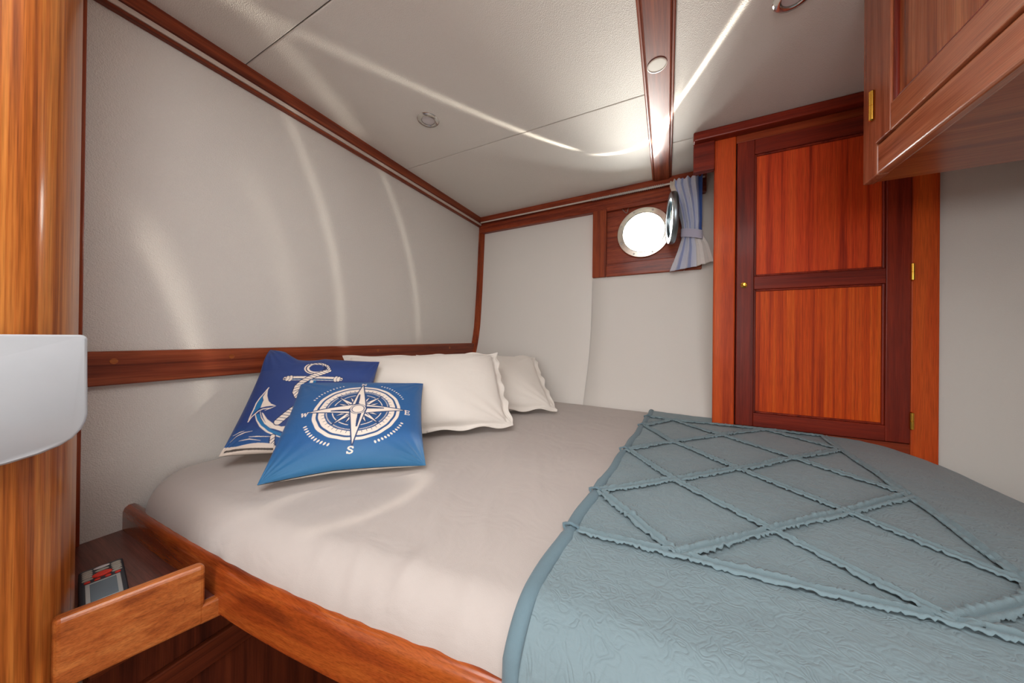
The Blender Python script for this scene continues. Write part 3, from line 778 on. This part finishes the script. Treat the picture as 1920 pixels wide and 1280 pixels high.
def anchor_print(U, V):
    col = np.empty(U.shape + (3,)); base = np.array(S(40, 64, 124)[:3]); lo = np.array(S(44, 92, 150)[:3]); teal = np.array(S(34, 116, 170)[:3]); navy = np.array(S(26, 44, 90)[:3])
    g = np.clip((-.5 - V) / .4 + np.clip(U - .3, 0, 1) * .5, 0, 1)[..., None]; col[:] = base * (1 - g) + lo * g
    def put(m, c): col[m] = c
    cx0 = (-.31)                                            # mirrored half of the anchor (hidden behind the other cushion)
    for mir in (0, 1):
        X = U if not mir else (-.06 - U); Y = V
        put(pip(AN['fteal'], X, Y), teal); put(pip(AN['fluke'], X, Y), CREAM)
        put(pline(AN['flA'], X, Y, .020), CREAM); put(pline(AN['flB'], X, Y, .018), CREAM); put(pline(AN['flC'], X, Y, .014, True), CREAM)
        put(pip(AN['armt'], X, Y), teal); put(pip(AN['armc'], X, Y), CREAM)
        put(pline(AN['lA'], X, Y, .030, True), CREAM); put(pline(AN['lB'], X, Y, .020, True), CREAM)
    X, Y = U, V
    # shank
    put((np.abs(X + .03) < .055) & (Y > -.60) & (Y < .36), teal); put((np.abs(X + .045) < .025) & (Y > -.60) & (Y < .36), CREAM)
    # stock
    yb = Y - (.352 + .045 * (X + .44))
    bar = (np.abs(yb) < .052) & (X > -.40) & (X < .34)
    put(bar, navy); put(bar & (np.abs(yb) < .045) & ~(np.abs(yb + .012) < .010), CREAM); put(bar & (yb < -.020) & (yb > -.035), teal)
    for cx, sg in ((-.40, -1), (.33, 1)):
        for k, (dx, rr) in enumerate(((0, .078), (.045, .070), (.09, .050))):
            d = np.hypot((X - cx - sg * dx) / .55, yb) ; put(d < rr, navy); put(d < rr - .014, CREAM)
            put((d < rr - .026) & (yb < .01), navy if k == 2 else CREAM)
    # ring
    e = np.hypot((X + .048) / 1.12, (Y - .63) / .92); put((e < .185) & (e > .105), navy)
    put((e < .180) & (e > .160), CREAM); put((e < .142) & (e > .108) & (X < .05), CREAM)
    # rope
    def rope(pts, w):
        put(pline(pts, X, Y, w + .028), navy)
        m = pline(pts, X, Y, w); put(m, CREAM)
        # twisted strands: dark slanted lines at even steps
        acc = 0
        for (ax, ay), (bx, by) in zip(pts[:-1], pts[1:]):
            L = math.hypot(bx - ax, by - ay); n = max(1, round(L / .055)); dx, dy = (bx - ax) / L, (by - ay) / L
            for k in range(n):
                px_, py_ = ax + (bx - ax) * (k + .5) / n, ay + (by - ay) * (k + .5) / n
                put(m & pline([(px_ - dy * w * .6 - dx * .03, py_ + dx * w * .6 - dy * .03), (px_, py_), (px_ + dy * w * .6 + dx * .03, py_ - dx * w * .6 + dy * .03)], X, Y, .010), navy)
    rope(AN['rp'], .085); rope(AN['rmid'], .10); rope(AN['rlow'], .06)
    rope([(-.16, .735), (-.08, .755), (.04, .750), (.12, .70), (.16, .62)], .045)
    # waves
    for w in ([(-.93,-.80),(-.87,-.72),(-.76,-.66),(-.66,-.645)], [(-.80,-.80),(-.665,-.775),(-.50,-.81)], [(-.68,-.74),(-.574,-.738),(-.36,-.752)], [(-.93,-.70),(-.85,-.655),(-.78,-.64)]):
        put(pline(w, X, Y, .016, True), CREAM)
    # pale sand strip at the foot of the picture
    s0 = -.865 + .02 * np.sin(U * 9) - .03 * np.clip((U + .35) * 3, 0, 1)
    sand = (Y < s0) & (X < -.30); put(sand, CREAM * .96)
    put(sand & (np.abs(Y + .945 - .01 * np.sin(U * 7)) < .016) & (X > -.95), np.array(S(92, 84, 78)[:3]))
    return col

def printed_cushion(name, label, pf, w, h, T, o, ang, n, seed, bend=None, pin=.05):
    root = empty(name, o, label, 'cushion', 'blue nautical throw cushions')
    g = np.linspace(-1, 1, n); U, V = np.meshgrid(g, g, indexing='ij')
    P = cushion_pts(U, V, w, h, T, o, ang, 1, seed, pin, bendfn=bend)
    f = grid_mesh('front_cover', P, PRINT, root)
    C = np.zeros((n, n, 4)); C[..., 3] = 1; e = .5 / n
    for du in (-e, e):
        for dv in (-e, e): C[..., :3] += pf(U + du, V + dv) / 4
    set_color(f, C)
    g = np.linspace(-1, 1, 60); U, V = np.meshgrid(g, g, indexing='ij')
    grid_mesh('back_cover', cushion_pts(U, V, w * 1.004, h * 1.004, T, o, ang, -1, seed, pin, bendfn=bend), LINING, root, True, True)
    return root

def bend_compass(U, V, x, y, z):
    # lower left corner drags out to a point; hem sags forward
    k = np.clip((-U - .2) / .8, 0, 1) * np.clip((-V - .35) / .65, 0, 1)
    return x - .004 * k, y - .004 * k, z - .014 * k * 1.0 - .006 * np.clip(-V - .6, 0, 1)
printed_cushion('compass_cushion', 'blue satin cushion printed with a white compass rose', compass_print, .352, .312, .045, (-.670, .483, .778), (49.7, 32.9, -4.3), 400, 3, bend_compass)
def bend_anchor(U, V, x, y, z):
    # top left ear folds forward
    k = np.clip((-U - .45) / .55, 0, 1) * np.clip((V - .55) / .45, 0, 1)
    dip = np.clip(V - .7, 0, 1) / .3 * np.clip(1 - ((U + .35) / .35) ** 2, 0, 1)
    return x + .004 * k, y + .014 * k - .012 * dip, z + .010 * np.sin(k * PI) + .004 * k
printed_cushion('anchor_cushion', 'navy cushion printed with a rope-wound anchor', anchor_print, .330, .320, .038, (-.890, .482, .776), (48., 51., -6.6), 360, 5, bend_anchor)

def pillow(label, w, h, T, o, ang, seed, squash=None):
    root = empty('pillow', o, label, 'pillow', 'white bed pillows')
    g = np.concatenate([np.linspace(-1, -.9, 8), np.linspace(-.88, .88, 90), np.linspace(.9, 1, 8)]); U, V = np.meshgrid(g, g, indexing='ij')
    rs = np.random.RandomState(seed); ph = rs.rand(6) * 6
    def bend(U, V, x, y, z):
        if squash: z = z * squash(U, V)
        # soft flange: wavy border
        e = np.clip((np.maximum(np.abs(U), np.abs(V)) - .88) / .12, 0, 1)
        z = z + e * .006 * (np.sin(V * 11 + ph[0]) * (np.abs(U) > np.abs(V)) + np.sin(U * 13 + ph[1]) * (np.abs(V) >= np.abs(U)))
        x = x + e * .004 * np.sin(V * 17 + ph[2]) * np.sign(U); y = y + e * .003 * np.sin(U * 15 + ph[3])
        z = z + .004 * np.sin(U * 5 + V * 3 + ph[4]) * (1 - e)
        return x, y, z
    kw = dict(pin=.03, wr=.004, flange=.085, bendfn=bend, p=.40)
    grid_mesh('pillow_front', cushion_pts(U, V, w, h, T, o, ang, 1, seed, **kw), PILLOWM, root)
    grid_mesh('pillow_back', cushion_pts(U, V, w, h, T, o, ang, -1, seed, **kw), PILLOWM, root, True, True)
    return root
pillow('plump white pillow standing directly behind the two blue cushions', .596, .350, .065, (-.698, .780, .782), (42.7, 44.3, 1.0), 11, lambda U, V: 1 - .35 * np.clip(-U, 0, 1))
pillow('rear white pillow half hidden in the corner by the hull side', .62, .394, .060, (-.661, 1.096, .790), (42.2, 32.7, -2.2), 12)

# ------------------------------------------------------------------ corner post with the white panel, shelf, remote
P = []; F = []
out = [(-1.15, .135), (-1.02, .136)] + [(-.90 + .155 * math.sin(a), .07 + .066 * math.cos(a)) for a in np.linspace(0, PI / 2, 20)] + [(-.745, -.30), (-1.15, -.30)]
n = len(out)
for z in (0, ZC - .001): P += [(x, y, z) for x, y in out]
for k in range(n): F.append((k, (k + 1) % n, n + (k + 1) % n, n + k))
F += [tuple(range(n)), tuple(range(2 * n - 1, n - 1, -1))]
po = mk('corner_post', P, F, W_POST, None, True); po.data.set_sharp_from_angle(angle=math.radians(40))
bm = bmesh.new(); bm.from_mesh(po.data); bmesh.ops.recalc_face_normals(bm, faces=bm.faces); bm.to_mesh(po.data); bm.free()
tag(po, 'round-cornered varnished golden wood post at the left edge', 'post')
# white panel: profile in (y,z), bolted to the post face
pr = []
for a in np.linspace(0, PI / 2, 8): pr.append((.111 + .006 * math.sin(a), 1.091 + .006 * math.cos(a)))
pr += [(.118, .99)]
pr += [(.1165, .980), (.113, .970), (.1065, .9605), (.097, .953), (.083, .947), (.062, .942), (.03, .938), (-.03, .937)]
pr = pr + [(-.10, .942), (-.125, .960), (-.13, .99), (-.13, 1.085), (-.122, 1.097)]
P = []; F = []; n = len(pr); cyz = (0, 1.02)
def off(p, d):
    vx, vz = p[0] - cyz[0], p[1] - cyz[1]; L = math.hypot(vx, vz); return (p[0] - vx / L * d, p[1] - vz / L * d)
for x, d in ((-.722, 0), (-.704, 0), (-.7015, .0012), (-.700, .0035)):
    P += [(x, *off(p, d)) for p in pr]
for i in range(3):
    for k in range(n): F.append((i * n + k, i * n + (k + 1) % n, (i + 1) * n + (k + 1) % n, (i + 1) * n + k))
F += [tuple(3 * n + k for k in range(n)), tuple(range(n - 1, -1, -1))]
wp = empty('wall_panel', (-.72, 0, .937), 'rounded glossy white panel fixed on the golden post', 'panel')
pl = mk('plate', P, F, WHITE, wp, True); pl.data.set_sharp_from_angle(angle=math.radians(35))
bm = bmesh.new(); bm.from_mesh(pl.data); bmesh.ops.recalc_face_normals(bm, faces=bm.faces); bm.to_mesh(pl.data); bm.free()
box('mount', (-.746, -.72, -.06, .06, .96, 1.08), WHITE, wp, .003)

sh = empty('corner_shelf', (-.93, .19, .60), 'small dark shelf with a honey-coloured fiddle beside the berth', 'shelf')
P = []; F = []
box('shelf_board', (XA, -.722, .125, .262, .612, .635), W_SHELF, sh, .001, fn=lambda x, y, z: (x if x < -.9 else x - .29 * (.245 - y), min(y, bedY(x) - .0005), z))
fsh = lambda x, y, z: (x - .29 * (.245 - y), y, z)
bm = bmesh.new()
add_box(bm, (-.729, -.709, .100, .244, .60, .702), .006, 3, fsh)
fid = from_bm('fiddle', bm, W_HONEY, sh)
box('apron', (-.728, -.7095, .236, .266, .600, .634), W_HONEY, sh, .004, fn=fsh)
lathe('plug', [(0, .0006), (.005, .0005), (.0052, 0)], (-.7174, .215, .655), (1, -.29, 0), W_HONEY, fid, 14)
# remote control lying on the shelf
rc = empty('remote_control', (-.89, .168, .635), 'black handset with red and grey buttons lying on the shelf', 'remote control')
rx = Vector((.988, -.15, 0)).normalized(); ry = Vector((.15, .988, 0)).normalized(); ro = Vector((-.973, .1815, .635))
def rl(l, w, z): return tuple(ro + rx * l + ry * w + Vector((0, 0, z)))
bm = bmesh.new(); add_box(bm, (0, .165, -.026, .026, 0, .018), .004, 3, rl); body = from_bm('case', bm, RUBBER, rc)
box('bezel', (.062, .135, -.0195, .0195, .0178, .0192), SILVER, rc, .0006, 1, rl)
tag(box('screen', (.067, .130, -.0145, .0145, .0190, .0196), SCREEN, rc, .0003, 1, rl), 'grey display')
def oval(name, l, w, a, b, h, mat):
    V = [rl(l + a * math.cos(t) * s, w + b * math.sin(t) * s, z) for s, z in ((1, .0178), (1, .018 + h * .6), (.8, .018 + h)) for t in np.linspace(0, 2 * PI, 21)[:-1]]
    F = [(i * 20 + k, i * 20 + (k + 1) % 20, (i + 1) * 20 + (k + 1) % 20, (i + 1) * 20 + k) for i in range(2) for k in range(20)] + [tuple(40 + k for k in range(20))]
    return mk(name, V, F, mat, rc, False)
oval('logo', .0105, 0, .0045, .0095, .0008, LENS)
oval('button', .040, 0, .0085, .0115, .003, REDBTN)
for l in (.014, .0215, .029, .0365, .0455):
    for w in (-.0165, .0165):
        if l < .05: oval('button', l, w, .0028, .0062, .002, GREYBTN)
oval('button', .0235, 0, .003, .008, .002, GREYBTN)
for w, l in ((-.017, .055), (-.006, .0555), (.006, .0555), (.017, .055)): oval('button', l, w, .0026, .0036, .002, REDBTN)

# ------------------------------------------------------------------ curtain and its wire
cr = tag(tube('curtain_rail', [shear(x, 1.717, 1.8605) for x in np.linspace(XA + .03, .152, 60)], .0048, PALE, None, 8), 'pale curtain track under the ceiling along the hull side', 'curtain rail')
# spiral of the spring wire near the porthole
sp = []
for i in range(420):
    x = -.38 + .36 * i / 419; a = i / 419 * 2 * PI * 38
    c = shear(x, 1.717, 1.8605); sp.append((c[0], c[1] + .0062 * math.cos(a), c[2] + .0062 * math.sin(a)))
tube('spring', sp, .0016, SILVER, cr, 5)
cur = empty('curtain', (.08, 1.66, 1.43), 'white and blue porthole curtain gathered by a tie band', 'curtain')
_cv = [0, .06, .30, .50, .58, .66, .78, 1.0]
_cl = [.006, .004, .038, .056, .058, .056, .040, .006]
_cr = [.140, .140, .140, .140, .138, .142, .168, .196]
_ca = [.008, .011, .013, .009, .006, .007, .012, .015]
nu, nv = 260, 90
P = np.zeros((nu, nv, 3)); C = np.ones((nu, nv, 4))
wht = np.array(S(228, 226, 230)[:3]); blu = np.array(S(72, 108, 184)[:3]); lil = np.array(S(190, 198, 222)[:3]); bei = np.array(S(214, 204, 190)[:3])
for j in range(nv):
    v = j / (nv - 1); L = lerp(_cv, _cl, v); R = lerp(_cv, _cr, v); A = lerp(_cv, _ca, v)
    ztop_, zbot = 1.862, 1.437
    for i in range(nu):
        u = i / (nu - 1)
        f = u * 5 * 2 * PI + 1.2 * math.sin(u * 5 + v * 1.5)
        damp = 1 if v < .6 else 1 - .75 * max(0, min(1, (u - .52) / .12)) * min(1, (v - .6) / .15)
        x = L + (R - L) * u + .35 * A * math.sin(2 * f) * .5
        y = 1.680 + A * math.sin(f) * damp - .010 * math.sin(u * PI) + (.012 if v > .62 else 0) * (v - .62)
        z = ztop_ + (zbot - ztop_) * v + .012 * v * (u - .5) * 2 + .003 * math.sin(f) * (v > .9)
        if v < .04: z += .004 * math.sin(f * 1.5)
        if v > .7: z += .03 * (v - .7) / .3 * max(0, u - .6)
        P[i, j] = (x, y, z)
        s = .5 + .5 * math.sin(f + .9)
        k = max(0, min(1, (s - .62) / .2)); k2 = max(0, min(1, (u - .84) / .05)) if v < .62 else 0
        if v >= .62: k *= max(0, 1 - max(0, u - .55) * 8)
        c = wht * .55 + lil * .45
        c = c * (1 - k * .5) + blu * k * .5  # blue mixed in along the folds stands in for fold shade
        c = c * (1 - k2) + blu * .75 * k2
        if v < .14 and u < .16: c = bei
        if v > .64 and u > .60: c = bei * .5 + wht * .5
        C[i, j, :3] = c
dr = grid_mesh('drape', P, CURTAINM, cur); set_color(dr, C)
md = dr.modifiers.new('thickness', 'SOLIDIFY'); md.thickness = .0014
V = []; F = []; seg = 40
for z, e in ((1.572, 0), (1.576, .0015), (1.608, .0015), (1.612, 0)):
    for k in range(seg):
        a = 2 * PI * k / seg; V.append((.098 + (.043 + e) * math.cos(a), 1.672 + (.018 + e) * math.sin(a), z - .010 * math.cos(a) + .0))
for i in range(3):
    for k in range(seg): F.append((i * seg + k, i * seg + (k + 1) % seg, (i + 1) * seg + (k + 1) % seg, (i + 1) * seg + k))
tag(mk('tie_band', V, F, cloth('tie_band', S(190, 186, 204), wr=40, wstr=.04), cur, True), 'lilac grey tie band')

# ------------------------------------------------------------------ ceiling fittings
def downlight(x, y, label):
    root = empty('downlight', (x, y, ZC), label, 'light', 'recessed ceiling downlights')
    lathe('bezel', [(.024, -.006), (.024, .0045), (.026, .006), (.037, .0042), (.040, .001), (.040, -.002), (.030, -.006)], (x, y, ZC), (0, 0, -1), CHROME, root, 48, True)
    lathe('lens', [(0, .0025), (.0225, .0025), (.0242, .001), (.0242, -.004), (0, -.004)], (x, y, ZC), (0, 0, -1), LENS, root, 40)
downlight(-.798, .879, 'chrome downlight in the ceiling above the headboard wall')
downlight(.257, .930, 'chrome downlight between the deck beam and overhead cabinet')
spk = empty('beam_speaker', (-.033, .98, ZC - .012), 'small round pale speaker set in the deck beam', 'light')  # unlit speaker with a mesh grille
lathe('rim', [(.0235, -.002), (.0235, .002), (.0262, .0015), (.0265, -.002)], (-.033, .98, ZC - .012), (0, 0, -1), PALE, spk, 40, True)
tg = NT('pale_mesh'); vv = tg.coords(); ch = tg.n('ShaderNodeTexChecker'); ch.inputs['Scale'].default_value = 900; tg.l(vv, ch.inputs['Vector'])
ch.inputs['Color1'].default_value = S(206, 198, 186); ch.inputs['Color2'].default_value = S(176, 168, 156); tg.l(ch.outputs['Color'], tg.b.inputs['Base Color']); tg.set(Roughness=.6)
lathe('grille', [(0, .0012), (.0236, .001), (.0236, -.001), (0, -.001)], (-.033, .98, ZC - .012), (0, 0, -1), tg.m, spk, 40)

for nm, lb in (('floor', 'varnished cabin sole below the berth'), ('wall_left', 'padded off-white vinyl headboard wall'), ('wall_right', 'off-white wall beyond the foot of the bed'),
               ('wall_front', 'off-white wall behind the camera'), ('wall_recess_return', 'off-white return wall of the unseen recess added for the fill light'), ('wall_recess_side', 'off-white side wall of the unseen recess added for the fill light'),
               ('wall_back', 'flared off-white vinyl hull side with the porthole'), ('ceiling', 'off-white vinyl ceiling panels with thin seams'), ('trim_1', 'mahogany deck beam running across the ceiling'),
               ('trim_2', 'mahogany cornice along the headboard wall'), ('trim_3', 'mahogany cornice along the hull side'), ('trim_4', 'curved mahogany trim in the corner'),
               ('trim_5', 'mahogany rail across the headboard wall'), ('trim_6', 'thin dark upright beside the golden post'), ('window_1', 'round porthole in a square mahogany frame')):
    if nm in bpy.data.objects: bpy.data.objects[nm]['label'] = lb
